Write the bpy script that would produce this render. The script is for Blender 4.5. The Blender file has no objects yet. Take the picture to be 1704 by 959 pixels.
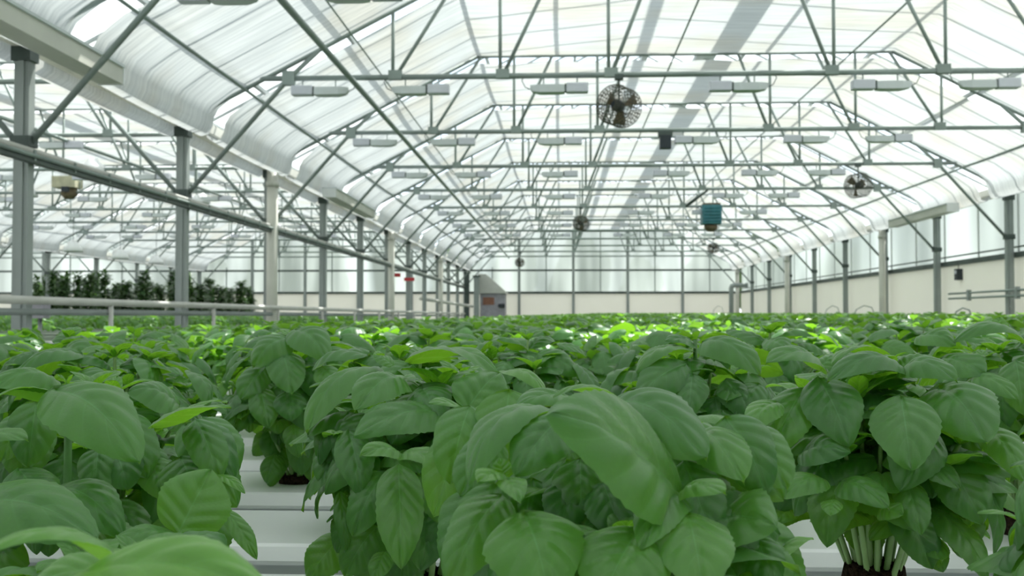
import bpy, math, random
import numpy as np
from mathutils import Vector, Matrix

# ------------------------------------------------------------------ camera, sky, sun, exposure
F = 1700.0; CX, CY = 852.0, 479.5; VPX, HY = 933.0, 527.0
EYE = Vector((0, 0, 1.2))
SC = bpy.context.scene
COL = SC.collection
cam_d = bpy.data.cameras.new('camera'); cam = bpy.data.objects.new('camera', cam_d); COL.objects.link(cam)
yaw = math.atan((VPX - CX) / F); pitch = math.atan((HY - CY) / F)
cam.location = EYE
cam.rotation_euler = (math.pi / 2 + pitch, 0, yaw)
cam_d.sensor_width = 36.0; cam_d.lens = F / 1704.0 * 36.0
cam_d.clip_start = 0.05; cam_d.clip_end = 500
cam_d.dof.use_dof = True; cam_d.dof.focus_distance = 0.92; cam_d.dof.aperture_fstop = 17.0
SC.camera = cam
CM = cam.rotation_euler.to_matrix()

w = bpy.data.worlds.new('World'); SC.world = w; w.use_nodes = True
nt = w.node_tree; bg = nt.nodes['Background']
tc = nt.nodes.new('ShaderNodeTexCoord'); no = nt.nodes.new('ShaderNodeTexNoise'); rp = nt.nodes.new('ShaderNodeValToRGB')
no.inputs['Scale'].default_value = 3.0; no.inputs['Detail'].default_value = 4
rp.color_ramp.elements[0].position = .38; rp.color_ramp.elements[0].color = (.76, .87, 1, 1)
rp.color_ramp.elements[1].position = .56; rp.color_ramp.elements[1].color = (.97, .98, 1, 1)
nt.links.new(tc.outputs['Generated'], no.inputs['Vector']); nt.links.new(no.outputs['Fac'], rp.inputs['Fac'])
nt.links.new(rp.outputs['Color'], bg.inputs['Color']); bg.inputs['Strength'].default_value = 2.1

sd = bpy.data.lights.new('sun', 'SUN'); sun = bpy.data.objects.new('sun', sd); COL.objects.link(sun)
SUNDIR = Vector((0.30, 0.45, 0.85)).normalized()
sun.rotation_euler = SUNDIR.to_track_quat('Z', 'Y').to_euler(); sun.location = (0, 0, 30)
sd.energy = 8.5; sd.angle = math.radians(1.2); sd.color = (1, .97, .92)

SC.view_settings.view_transform = 'Standard'; SC.view_settings.look = 'None'
SC.view_settings.exposure = 0.08; SC.view_settings.gamma = 1; SC.view_settings.use_curve_mapping = False
cy = SC.cycles
cy.use_denoising = True; cy.max_bounces = 7; cy.diffuse_bounces = 4; cy.transmission_bounces = 5; cy.glossy_bounces = 2
cy.transparent_max_bounces = 12; cy.sample_clamp_indirect = 6; cy.caustics_reflective = False; cy.caustics_refractive = False

R = random.Random(11)

def ray(px, py):
    return CM @ Vector(((px - CX) / F, -(py - CY) / F, -1.0))
def at(px, py, Y):
    d = ray(px, py); return EYE + d * (Y / d.y)

# building units: one frame bay = BAY metres; K turns the survey units into metres
BAY = 3.66; K = BAY / F; XC = 880 * K; HALF = 3000 * K; Z0 = 1.2
def U(x, h): return (XC + x * K, Z0 + h * K)          # offset from the middle of the main house, height above the eye
def YY(d): return d * BAY
RAFT0, SLOPE, COLX, COLH, CHORD = 1095, .516, 1480, 1880, 1335
def raft(x): return RAFT0 + SLOPE * (3000 - abs(x))

# ------------------------------------------------------------------ materials
def mat(name, col, rough=.5, spec=.5, metal=0, bump=0, bscale=40, var=0, vscale=5, col2=None):
    m = bpy.data.materials.new(name); m.use_nodes = True; n = m.node_tree; b = n.nodes['Principled BSDF']
    b.inputs['Base Color'].default_value = (*col, 1); b.inputs['Roughness'].default_value = rough
    b.inputs['Metallic'].default_value = metal; b.inputs['Specular IOR Level'].default_value = spec
    t = n.nodes.new('ShaderNodeTexCoord')
    if var or col2:
        x = n.nodes.new('ShaderNodeTexNoise'); x.inputs['Scale'].default_value = vscale; x.inputs['Detail'].default_value = 5
        r = n.nodes.new('ShaderNodeValToRGB'); c2 = col2 or tuple(c * (1 - var) for c in col)
        r.color_ramp.elements[0].position = .35; r.color_ramp.elements[0].color = (*c2, 1)
        r.color_ramp.elements[1].position = .65; r.color_ramp.elements[1].color = (*col, 1)
        n.links.new(t.outputs['Object'], x.inputs['Vector']); n.links.new(x.outputs['Fac'], r.inputs['Fac'])
        n.links.new(r.outputs['Color'], b.inputs['Base Color'])
    if bump:
        x = n.nodes.new('ShaderNodeTexNoise'); x.inputs['Scale'].default_value = bscale
        u = n.nodes.new('ShaderNodeBump'); u.inputs['Strength'].default_value = bump; u.inputs['Distance'].default_value = .01
        n.links.new(t.outputs['Object'], x.inputs['Vector']); n.links.new(x.outputs['Fac'], u.inputs['Height'])
        n.links.new(u.outputs['Normal'], b.inputs['Normal'])
    return m

M = {}
M['steel'] = mat('galvanised_steel', (.31, .37, .35), .5, .5, .25, var=.2, vscale=3)
M['post'] = mat('post_steel', (.34, .38, .37), .5, .5, .2, var=.15, vscale=2)
M['dark'] = mat('dark_steel', (.10, .13, .12), .5, .4, .2, var=.3)
M['pipe'] = mat('pale_pipe', (.62, .62, .58), .4, .5, 0, var=.12, vscale=2)
M['cream'] = mat('cream_plastic', (.80, .80, .73), .45, .4, 0, var=.15, vscale=2)
M['white'] = mat('white_plastic', (.86, .88, .89), .28, .5, 0, var=.04, vscale=3)
M['lamp'] = mat('lamp_housing', (.62, .67, .68), .4, .4, 0, var=.06)
M['ballast'] = mat('ballast_housing', (.68, .70, .78), .4, .4, 0, var=.06)
M['kneewall'] = mat('kneewall_panel', (.87, .86, .83), .6, .3, 0, var=.06, vscale=.6)
def addtrans(m, f):
    n = m.node_tree; b = n.nodes['Principled BSDF']; o = n.nodes['Material Output']; t = n.nodes.new('ShaderNodeBsdfTranslucent'); x = n.nodes.new('ShaderNodeMixShader'); x.inputs[0].default_value = f
    t.inputs[0].default_value = b.inputs['Base Color'].default_value
    n.links.new(b.outputs[0], x.inputs[1]); n.links.new(t.outputs[0], x.inputs[2]); n.links.new(x.outputs[0], o.inputs[0])
addtrans(M['kneewall'], .35); addtrans(M['cream'], .2)
M['floor'] = mat('concrete', (.42, .42, .40), .8, .2, 0, bump=.3, var=.2, vscale=1.2)
M['bench'] = mat('bench', (.35, .37, .37), .6, .3, 0, var=.1)
M['soil'] = mat('root_plug', (.018, .012, .009), .95, .1, 0, bump=1, bscale=250, col2=(.06, .035, .025), vscale=180)
M['stem'] = mat('stem', (.36, .55, .22), .45, .4, 0, var=.15, vscale=30)
M['stem_green'] = mat('upper_stem', (.10, .24, .07), .5, .4, 0, var=.3, vscale=40)
M['fan'] = mat('fan_guard', (.13, .13, .10), .6, .3, .3, var=.4, vscale=20)
M['black'] = mat('black_housing', (.03, .04, .05), .5, .4)
M['teal'] = mat('teal_enamel', (.05, .22, .27), .4, .5, 0, var=.25, vscale=6)
M['brown'] = mat('rusty_brown', (.20, .16, .10), .7, .3, 0, var=.4, vscale=15)
M['red'] = mat('red_sign', (.62, .05, .06), .45, .4, 0, var=.1)
M['yellow'] = mat('yellowed_housing', (.60, .58, .42), .6, .3, 0, var=.25)
M['rust'] = mat('red_brown_panel', (.33, .16, .11), .7, .3, 0, var=.2)
M['mauve'] = mat('grey_cabinet', (.42, .41, .46), .5, .3, 0, var=.2)
M['grass'] = mat('meadow', (.30, .38, .18), .9, .1, 0, var=.4, vscale=.15)
M['tree'] = mat('tree_foliage', (.07, .12, .04), .9, .1, 0, var=.5, vscale=1)
M['bark'] = mat('bark', (.12, .09, .06), .9, .1, 0, var=.3)

def fabric():
    m = bpy.data.materials.new('shade_fabric'); m.use_nodes = True; n = m.node_tree; n.nodes.clear(); L = n.links.new
    o = n.nodes.new('ShaderNodeOutputMaterial'); d = n.nodes.new('ShaderNodeBsdfDiffuse'); t = n.nodes.new('ShaderNodeBsdfTranslucent')
    mx = n.nodes.new('ShaderNodeMixShader'); mx.inputs[0].default_value = .52
    tcn = n.nodes.new('ShaderNodeTexCoord'); mp = n.nodes.new('ShaderNodeMapping'); mp.inputs['Scale'].default_value = (.7, 16, .7)
    n1 = n.nodes.new('ShaderNodeTexNoise'); n1.inputs['Scale'].default_value = 1.6; n1.inputs['Detail'].default_value = 4
    n2 = n.nodes.new('ShaderNodeTexNoise'); n2.inputs['Scale'].default_value = .9; n2.inputs['Detail'].default_value = 3
    r1 = n.nodes.new('ShaderNodeValToRGB'); r1.color_ramp.elements[0].color = (.44, .455, .455, 1); r1.color_ramp.elements[1].color = (.63, .635, .62, 1)
    r1.color_ramp.elements[0].position = .3; r1.color_ramp.elements[1].position = .68
    r2 = n.nodes.new('ShaderNodeValToRGB'); r2.color_ramp.elements[0].color = (.92, .90, .83, 1); r2.color_ramp.elements[1].color = (.95, .98, .98, 1)
    r2.color_ramp.elements[0].position = .35; r2.color_ramp.elements[1].position = .55
    mu = n.nodes.new('ShaderNodeMixRGB'); mu.blend_type = 'MULTIPLY'; mu.inputs[0].default_value = 1
    L(tcn.outputs['Object'], mp.inputs['Vector']); L(mp.outputs['Vector'], n1.inputs['Vector']); L(tcn.outputs['Object'], n2.inputs['Vector'])
    L(n1.outputs['Fac'], r1.inputs['Fac']); L(n2.outputs['Fac'], r2.inputs['Fac'])
    L(r1.outputs['Color'], mu.inputs[1]); L(r2.outputs['Color'], mu.inputs[2])
    L(mu.outputs['Color'], d.inputs['Color']); L(mu.outputs['Color'], t.inputs['Color'])
    L(d.outputs[0], mx.inputs[1]); L(t.outputs[0], mx.inputs[2]); L(mx.outputs[0], o.inputs[0]); return m
M['fabric'] = fabric()

def mix2(name, kind):
    m = bpy.data.materials.new(name); m.use_nodes = True; n = m.node_tree; n.nodes.clear(); L = n.links.new
    o = n.nodes.new('ShaderNodeOutputMaterial'); mx = n.nodes.new('ShaderNodeMixShader')
    if kind == 'glass':
        a = n.nodes.new('ShaderNodeBsdfTransparent'); a.inputs[0].default_value = (.93, .96, .95, 1)
        b = n.nodes.new('ShaderNodeBsdfGlossy'); b.inputs['Roughness'].default_value = .15; mx.inputs[0].default_value = .06
        L(a.outputs[0], mx.inputs[1]); L(b.outputs[0], mx.inputs[2])
    else:
        a = n.nodes.new('ShaderNodeBsdfRefraction'); a.inputs['IOR'].default_value = 1.01; a.inputs['Roughness'].default_value = .45
        a.inputs['Color'].default_value = (.80, .86, .84, 1)
        b = n.nodes.new('ShaderNodeBsdfTranslucent'); b.inputs['Color'].default_value = (.66, .68, .68, 1); mx.inputs[0].default_value = .6
        x = n.nodes.new('ShaderNodeTexCoord'); mp = n.nodes.new('ShaderNodeMapping'); mp.inputs['Scale'].default_value = (1, .4, .12)
        nn = n.nodes.new('ShaderNodeTexNoise'); nn.inputs['Scale'].default_value = .9; rr = n.nodes.new('ShaderNodeValToRGB')
        rr.color_ramp.elements[0].color = (.50, .53, .53, 1); rr.color_ramp.elements[1].color = (.78, .81, .82, 1)
        rr.color_ramp.elements[0].position = .35; rr.color_ramp.elements[1].position = .65
        L(x.outputs['Object'], mp.inputs['Vector']); L(mp.outputs['Vector'], nn.inputs['Vector']); L(nn.outputs['Fac'], rr.inputs['Fac'])
        L(rr.outputs['Color'], b.inputs['Color']); L(rr.outputs['Color'], a.inputs['Color'])
        L(a.outputs[0], mx.inputs[1]); L(b.outputs[0], mx.inputs[2])
    L(mx.outputs[0], o.inputs[0]); return m
M['glass'] = mix2('roof_glass', 'glass'); M['poly'] = mix2('frosted_glazing', 'poly')

def leafmat(name, top, under, tr, vein=True):
    m = bpy.data.materials.new(name); m.use_nodes = True; n = m.node_tree; n.nodes.clear(); L = n.links.new
    N = n.nodes.new
    def math_(op, a, b=None):
        q = N('ShaderNodeMath'); q.operation = op
        for i, v in enumerate((a, b)):
            if v is None: continue
            if isinstance(v, (int, float)): q.inputs[i].default_value = v
            else: L(v, q.inputs[i])
        return q.outputs[0]
    def mixc(f, a, b, mode='MIX'):
        q = N('ShaderNodeMixRGB'); q.blend_type = mode
        for i, v in enumerate((f, a, b)):
            if isinstance(v, (int, float)): q.inputs[i].default_value = v
            elif isinstance(v, tuple): q.inputs[i].default_value = (*v, 1)
            else: L(v, q.inputs[i])
        return q.outputs[0]
    o = N('ShaderNodeOutputMaterial'); geo = N('ShaderNodeNewGeometry')
    at_ = N('ShaderNodeAttribute'); at_.attribute_name = 'tint'          # per-leaf age: 0 mature, 1 young
    age = at_.outputs['Fac']
    tcn = N('ShaderNodeTexCoord'); nz = N('ShaderNodeTexNoise'); nz.inputs['Scale'].default_value = 55; nz.inputs['Detail'].default_value = 3
    L(tcn.outputs['Object'], nz.inputs['Vector'])
    mott = math_('MULTIPLY_ADD', nz.outputs['Fac'], .35); n.nodes[-1].inputs[2].default_value = .82
    young = tuple(min(1, a * b) for a, b in zip(top, (2.0, 1.55, 1.1)))
    c = mixc(age, top, young); c = mixc(1.0, c, mott, 'MULTIPLY')
    height = None
    if vein:
        uv = N('ShaderNodeUVMap'); uv.uv_map = 'leaf'; sx = N('ShaderNodeSeparateXYZ'); L(uv.outputs[0], sx.inputs[0])
        u, v = sx.outputs[0], math_('ABSOLUTE', sx.outputs[1])
        midw = math_('SUBTRACT', 1, math_('MULTIPLY', u, .75))
        mid = math_('SUBTRACT', 1, math_('MINIMUM', math_('DIVIDE', v, math_('MULTIPLY', midw, .05)), 1))
        ph = math_('FRACT', math_('MULTIPLY', math_('SUBTRACT', math_('POWER', u, .8), math_('MULTIPLY', math_('POWER', v, .85), .27)), 5.0))
        dist = math_('ABSOLUTE', math_('SUBTRACT', ph, .5))
        side = math_('SUBTRACT', 1, math_('MINIMUM', math_('MULTIPLY', dist, 16), 1))
        side = math_('MULTIPLY', side, math_('SUBTRACT', 1, v))
        vn = math_('MAXIMUM', mid, math_('MULTIPLY', side, .45))
        light = tuple(min(1, a * 1.9 + .03) for a in top)
        c = mixc(math_('MULTIPLY', vn, .75), c, light)
        sm = math_('MULTIPLY', math_('MINIMUM', math_('MULTIPLY', dist, 3), 1), 1)
        height = math_('SUBTRACT', math_('MULTIPLY', sm, .7), math_('MULTIPLY', mid, .15))
    cu = mixc(age, under, tuple(min(1, a * 1.35) for a in under))
    if vein: cu = mixc(math_('MULTIPLY', vn, .3), cu, tuple(min(1, a * 1.5) for a in under))
    col = mixc(geo.outputs['Backfacing'], c, cu)
    pb = N('ShaderNodeBsdfPrincipled'); L(col, pb.inputs['Base Color'])
    pb.inputs['Roughness'].default_value = .36; pb.inputs['Specular IOR Level'].default_value = .6; pb.inputs['Sheen Weight'].default_value = .12; pb.inputs['Sheen Roughness'].default_value = .4
    b = N('ShaderNodeBump'); b.inputs['Strength'].default_value = .45; b.inputs['Distance'].default_value = .0012
    nz2 = N('ShaderNodeTexNoise'); nz2.inputs['Scale'].default_value = 420; L(tcn.outputs['Object'], nz2.inputs['Vector'])
    hh = math_('MULTIPLY', nz2.outputs['Fac'], .35)
    if height is not None: hh = math_('ADD', hh, height)
    L(hh, b.inputs['Height']); L(b.outputs['Normal'], pb.inputs['Normal'])
    t = N('ShaderNodeBsdfTranslucent'); L(mixc(age, tr, tuple(min(1, a * 1.25) for a in tr)), t.inputs['Color'])
    mx = N('ShaderNodeMixShader'); mx.inputs[0].default_value = .33
    L(pb.outputs[0], mx.inputs[1]); L(t.outputs[0], mx.inputs[2]); L(mx.outputs[0], o.inputs[0]); return m
M['leaf'] = leafmat('basil_leaf', (.052, .172, .044), (.16, .36, .04), (.30, .66, .03))
M['leaf_far'] = leafmat('basil_leaf_far', (.062, .188, .050), (.15, .33, .055), (.28, .58, .05), vein=False)
M['tall'] = leafmat('tall_leaf', (.04, .10, .035), (.07, .15, .05), (.12, .25, .05), vein=False)

# ------------------------------------------------------------------ mesh builder
class MB:
    def __init__(s): s.v = []; s.f = []; s.uv = []; s.t = []; s.n = 0
    def add(s, v, f, uv=None, tint=0.0):
        v = np.asarray(v, float); f = [tuple(int(i) + s.n for i in q) for q in f]
        s.v.append(v); s.f.extend(f); s.n += len(v)
        s.uv.append(np.zeros((len(v), 2)) if uv is None else uv); s.t.append(np.full(len(v), tint))
    def box(s, c, size, rot=None):
        x, y, z = (a / 2 for a in size); P = np.array([(i * x, j * y, k * z) for k in (-1, 1) for j in (-1, 1) for i in (-1, 1)])
        if rot is not None: P = P @ np.array(rot).T
        s.add(P + np.array(c), [(0, 2, 3, 1), (4, 5, 7, 6), (0, 1, 5, 4), (2, 6, 7, 3), (0, 4, 6, 2), (1, 3, 7, 5)])
    def tube(s, pts, r, n=8, cap=True):
        pts = [Vector(p) for p in pts]; rs = r if isinstance(r, (list, tuple)) else [r] * len(pts)
        V = []; d0 = (pts[1] - pts[0]).normalized(); a = d0.orthogonal().normalized()
        for i, p in enumerate(pts):
            d = (pts[min(i + 1, len(pts) - 1)] - pts[max(i - 1, 0)]).normalized()
            a = (a - d * a.dot(d)).normalized(); b = d.cross(a)
            for k in range(n):
                t = 2 * math.pi * k / n; V.append(p + (a * math.cos(t) + b * math.sin(t)) * rs[i])
        m = len(pts); Fc = [(i * n + k, i * n + (k + 1) % n, (i + 1) * n + (k + 1) % n, (i + 1) * n + k) for i in range(m - 1) for k in range(n)]
        if cap: Fc += [tuple(range(n))[::-1], tuple((m - 1) * n + k for k in range(n))]
        s.add([tuple(x) for x in V], Fc)
    def lathe(s, c, prof, n=20, axis=(0, 0, 1)):
        ax = Vector(axis).normalized(); a = ax.orthogonal().normalized(); b = ax.cross(a); V = []
        for r, h in prof:
            for k in range(n):
                t = 2 * math.pi * k / n; V.append(tuple(Vector(c) + ax * h + (a * math.cos(t) + b * math.sin(t)) * r))
        s.add(V, [(i * n + k, i * n + (k + 1) % n, (i + 1) * n + (k + 1) % n, (i + 1) * n + k) for i in range(len(prof) - 1) for k in range(n)])
    def mesh(s, name, m, smooth=False, uv=False):
        me = bpy.data.meshes.new(name); V = np.vstack(s.v)
        me.from_pydata(V.tolist(), [], s.f)
        if uv:
            uvl = me.uv_layers.new(name='leaf'); UVv = np.vstack(s.uv)
            li = np.empty(len(me.loops), dtype=np.int32); me.loops.foreach_get('vertex_index', li)
            uvl.data.foreach_set('uv', UVv[li].ravel())
            atb = me.attributes.new('tint', 'FLOAT', 'POINT'); atb.data.foreach_set('value', np.concatenate(s.t).astype(np.float32))
        if smooth: me.polygons.foreach_set('use_smooth', [True] * len(me.polygons))
        me.materials.append(M[m]); me.update(); return me
    def build(s, name, m, parent=None, smooth=False, uv=False, loc=None):
        o = bpy.data.objects.new(name, s.mesh(name, m, smooth, uv)); COL.objects.link(o)
        if parent: o.parent = parent
        if loc is not None: o.location = loc
        return o
def tag(o, label=None, cat=None, group=None, kind=None):
    for k, v in (('label', label), ('category', cat), ('group', group), ('kind', kind)):
        if v: o[k] = v
    return o
def empty(name, loc=(0, 0, 0), label=None, cat=None, group=None):
    o = bpy.data.objects.new(name, None); COL.objects.link(o); o.location = loc; o.empty_display_size = .1
    return tag(o, label, cat, group)
def bx(name, m, c, size, parent=None, rot=None):
    b = MB(); b.box(c, size, rot); return b.build(name, m, parent)
def tb(name, m, pts, r, parent=None, n=8):
    b = MB(); b.tube(pts, r, n); return b.build(name, m, parent, smooth=True)
def ctree(o, parent=None, kids=None):
    c = o.copy(); COL.objects.link(c)
    if parent: c.parent = parent
    for ch in (kids[o.name] if kids and o.name in kids else list(o.children)): ctree(ch, c)
    return c
def relabel(o, label=None, group=None, loc=None):
    if label: o['label'] = label
    if group: o['group'] = group
    if loc is not None: o.location = loc
    return o

# ------------------------------------------------------------------ setting
HOUSES = [0, -6000, -12000]
YB, YE = YY(-1.69), YY(13.31)
DS = [k + .31 for k in range(-1, 14)]
XW0 = U(-15000, 0)[0]; XW1 = U(3000, 0)[0]; SILL = 525; TRANS = 1025
b = MB(); b.box(((XW0 + XW1) / 2, (YB + YE) / 2, -.05), (XW1 - XW0 + .4, YE - YB + .4, .1)); tag(b.build('floor', 'floor'), kind='structure')
# knee walls, glazing and bars
def knee(name, c, size): return tag(bx(name, 'kneewall', c, size), kind='structure')
zs = Z0 + SILL * K
knee('wall_right', (XW1 + .20, (YB + YE) / 2, zs / 2), (.08, YE - YB, zs))
knee('wall_end', ((XW0 + XW1) / 2, YE + .12, zs / 2), (XW1 - XW0, .08, zs))
knee('wall_left', (XW0 - .12, (YB + YE) / 2, zs / 2), (.08, YE - YB, zs))
knee('wall_back', ((XW0 + XW1) / 2, YB - .12, zs / 2), (XW1 - XW0, .08, zs))
ze = Z0 + 1100 * K
tag(bx('window_1', 'poly', (XW1 + .20, (YB + YE) / 2, (zs + ze) / 2), (.012, YE - YB, ze - zs)), kind='structure')
tag(bx('window_2', 'poly', (XW0 - .12, (YB + YE) / 2, (zs + ze) / 2), (.012, YE - YB, ze - zs)), kind='structure')
def gable(name, y):
    m = MB()
    for hx in HOUSES:
        P = [U(hx - 3000, SILL), U(hx + 3000, SILL), U(hx + 3000, 1100), U(hx, 2650), U(hx - 3000, 1100)]
        m.add([(p[0], y - .006, p[1]) for p in P] + [(p[0], y + .006, p[1]) for p in P],
              [(0, 1, 2, 3, 4), (9, 8, 7, 6, 5)] + [(i, i + 5, (i + 1) % 5 + 5, (i + 1) % 5) for i in range(5)])
    tag(m.build(name, 'poly'), kind='structure')
gable('window_3', YE + .12); gable('window_4', YB - .12)
# sills, transoms, mullions of the walls
m = MB(); m.box((XW1 + .14, (YB + YE) / 2, zs + .02), (.10, YE - YB, .10)); m.box((XW1 + .15, (YB + YE) / 2, zs + .17), (.03, YE - YB, .03)); tag(m.build('trim_1', 'dark'), kind='structure')
m = MB(); m.box(((XW0 + XW1) / 2, YE + .05, zs + .01), (XW1 - XW0, .10, .11)); m.box(((XW0 + XW1) / 2, YE + .05, Z0 + TRANS * K), (XW1 - XW0, .08, .09)); tag(m.build('trim_2', 'dark'), kind='structure')
m = MB()
for i in range(16):
    x = -15000 + 1200 * i; h = max(1100, RAFT0 + SLOPE * (3000 - abs(((x + 15000) % 6000) - 3000)))
    m.box((U(x, 0)[0], YE + .02, (Z0 + h * K) / 2), (.13, .12, Z0 + h * K))
    if i < 15: m.box((U(x + 600, 0)[0], YE + .09, (zs + Z0 + h * K) / 2), (.05, .04, Z0 + h * K - zs))
tag(m.build('trim_3', 'post'), kind='structure')
m = MB(); d = -1.69
while d < 13.3:
    m.box((XW1 + .175, YY(d), (zs + ze) / 2), (.03, .035, ze - zs)); d += .5
tag(m.build('trim_4', 'white'), kind='structure')
# roof glass with glazing bars and ridge above the fabric
g = MB(); bars = MB()
for hx in HOUSES:
    L_, Rg, T_ = U(hx - 3000, 1160), U(hx + 3000, 1160), U(hx, 2740)
    for A in (L_, Rg):
        g.add([(A[0], YB, A[1]), (A[0], YE, A[1]), (T_[0], YE, T_[1]), (T_[0], YB, T_[1])], [(0, 1, 2, 3)])
        for i in range(61):
            y = YB + (YE - YB) * i / 60; bars.tube([(A[0], y, A[1] + .03), (T_[0], y, T_[1] + .03)], .022, 4)
        for t in (.12, .3, .52, .75):
            x = A[0] + (T_[0] - A[0]) * t; z = A[1] + (T_[1] - A[1]) * t - .03
            bars.tube([(x, YB, z), (x, YE, z)], .035, 4)
    bars.box((T_[0], (YB + YE) / 2, T_[1]), (.12, YE - YB, .18))
    bars.box((T_[0] + 1.1, (YB + YE) / 2, T_[1] - .50), (.40, YE - YB, .10))  # unseen wide bar, added to cast the grey shadow band on the cloth
tag(g.build('ceiling', 'glass'), kind='structure'); tag(bars.build('trim_5', 'post'), kind='structure')
# ground outdoors
m = MB(); m.box((0, 110, -.3), (260, 260, .3)); tag(m.build('ground', 'grass'), kind='structure')

# gutters along each post row
for i, x in enumerate((3000, -3000, -9000, -15000)):
    m = MB(); X, Zg = U(x, 1085)
    P = [(-.12, .12), (-.12, .0), (-.08, -.04), (.08, -.04), (.12, 0), (.12, .12), (.10, .12), (.10, .01), (-.10, .01), (-.10, .12)]
    n_ = len(P); m.add([(X + a, YB, Zg + c) for a, c in P] + [(X + a, YE, Zg + c) for a, c in P], [(k, (k + 1) % n_, (k + 1) % n_ + n_, k + n_) for k in range(n_)])
    tag(m.build('trim_%d' % (6 + i), 'cream'), kind='structure')

# shade fabric panels, one per bay and house
def SUN_OPENING(seed, x):   # openings added to the unseen panel overhead, dropping sun patches on the basil
    return 0 if seed != 9 else 1.9 * math.exp(-((x * K + XC - 2.03) / .42) ** 4) + 1.0 * math.exp(-((x * K + XC + .15) / .40) ** 4) + 1.6 * math.exp(-((x * K + XC - 2.95) / .24) ** 4)
def curtain_mesh(seed, ln):
    r = random.Random(seed); prof = [(-2955, 1100), (-2950, 1050), (-2915, 1025), (-2870, 1035), (-2848, 1080), (-2842, 1125), (-2815, 1175), (-2760, 1220), (-2700, 1268)]
    N1 = 16
    for i in range(1, N1 + 1): t = i / N1; prof.append((-2700 + (2700 - COLX) * t, raft(-2700) + 12 + (COLH - raft(-2700)) * t))
    left = prof[:]; mid = [(-COLX + 2 * COLX * i / 60, COLH + 12) for i in range(1, 60)]
    prof = left + mid + [(-a, c) for a, c in left[::-1]]
    P = np.array(prof); ny = 14; V = []
    ph = [r.uniform(0, 6.3) for _ in range(8)]
    for j in range(ny + 1):
        t = j / ny; sag = math.sin(math.pi * t)
        for i, (x, h) in enumerate(P):
            wav = 7 * math.sin(x / 95 + ph[0]) * math.exp(-t * 6) + 6 * math.sin(x / 160 + ph[1]) * math.exp(-(1 - t) * 7)
            wav += 4 * math.sin(x / 330 + ph[2] + 3 * t)
            edge = SUN_OPENING(seed, x) * (1 - t) + .035 * math.sin(x / 240 + ph[3]) * (1 - t) + .02 * math.sin(x / 90 + ph[4]) * (1 - t)
            X, Z = U(x, h - 8 * sag + wav * (.5 if abs(x) > 2700 else 1))
            V.append((X - XC, t * ln + edge, Z))
    n_ = len(P); b = MB(); b.add(V, [(j * n_ + i, j * n_ + i + 1, (j + 1) * n_ + i + 1, (j + 1) * n_ + i) for j in range(ny) for i in range(n_ - 1)])
    return b.mesh('shade_curtain', 'fabric', True)
CURT = [curtain_mesh(s, BAY - .40) for s in range(3)]; CURT9 = curtain_mesh(9, BAY - .40)
HN = ['the main house', 'the house to the left', 'the far left house']
for hi, hx in enumerate(HOUSES):
    for i, d in enumerate([-1.69 + .0] + DS[:-1]):
        if hi == 2 and d < 3: continue
        o = bpy.data.objects.new('shade_curtain', CURT9 if hi == 0 and abs(d - 1.31) < .1 else CURT[(i + hi) % 3]); COL.objects.link(o)
        o.location = (U(hx, 0)[0], YY(d) + .50, 0)
        kk = int(round(d - .31))
        lab = 'white shade cloth stretched between two trusses under the roof of ' + HN[hi]
        if hi == 0 and 2 <= kk <= 5: lab = ['', '', 'shade cloth at the photo top, before the truss with the largest cage fan', 'shade cloth between the first and second full trusses, over the largest cage fan',
            'shade cloth between the second and third full trusses, over the black box', 'shade cloth just beyond the third full truss, over the right cage fan'][kk]
        tag(o, lab, 'curtain', 'shade cloth panels of ' + HN[hi])

# ------------------------------------------------------------------ trusses
def truss():
    t = empty('roof_truss')
    def P(x, h): return (x * K, 0, h * K)
    r = .030
    tb('bottom_chord', 'steel', [P(-2560, CHORD), P(2560, CHORD)], r * 1.15, t)
    tb('collar', 'steel', [P(-COLX, COLH), P(COLX, COLH)], r * .7, t)
    for s in (-1, 1):
        tb('rafter', 'steel', [P(s * 2985, raft(2985)), P(s * COLX, COLH)], r * .9, t)
        tb('knee_brace', 'steel', [P(s * 2970, 690), P(s * 2400, CHORD), P(s * 2230, raft(2230))], r * .95, t)
        for x, dx in ((600, 210), (1200, 260), (1800, 345)):
            topv = min(COLH, raft(x)); tb('upright', 'steel', [P(s * (x + 14), CHORD), P(s * (x + 14), topv)], r * .72, t)
            xt = x - dx; tb('diagonal', 'steel', [P(s * x, CHORD), P(s * xt, min(COLH, raft(xt)))], r * .78, t)
            bx('gusset_plate', 'steel', (s * x * K, 0, CHORD * K + .025), (.16, .075, .11), t)
        tb('upright', 'steel', [P(s * 2420, CHORD), P(s * 2420, raft(2420))], r * .6, t)
        bx('gusset_plate', 'steel', (s * 2400 * K, 0, CHORD * K), (.15, .08, .17), t)
    return t
T0 = truss(); kids0 = list(T0.children); used = False
ordn = ['first', 'second', 'third', 'fourth', 'fifth']
for hi, hx in enumerate(HOUSES):
    for i, d in enumerate(DS):
        if d < 1 or (hi == 2 and d < 5): continue
        if not used: o = T0; used = True
        else:
            o = T0.copy(); COL.objects.link(o)
            for c in kids0: q = c.copy(); COL.objects.link(q); q.parent = o
        k = int(d - 1.31 + .5)
        if hi == 0 and 1 <= k <= 5:
            lab = ['', 'nearest truss over the main house, only its left brace and lowest lamps in view',
                   'steel truss crossing highest in view, with the big round cage fan under its chord',
                   'second full steel truss from the front, a small black box under its chord',
                   'third full steel truss from the front, a cage fan under its right side',
                   'fourth full steel truss from the front, just beyond the right cage fan'][k]
            tag(o, lab, 'truss', 'trusses of the main house')
        else: tag(o, 'steel web truss far back under the roof of the main house' if hi == 0 else 'steel web truss under the roof of ' + HN[hi], 'truss', 'trusses of ' + HN[hi])
        o.location = (U(hx, 0)[0], YY(d), Z0)

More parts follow.
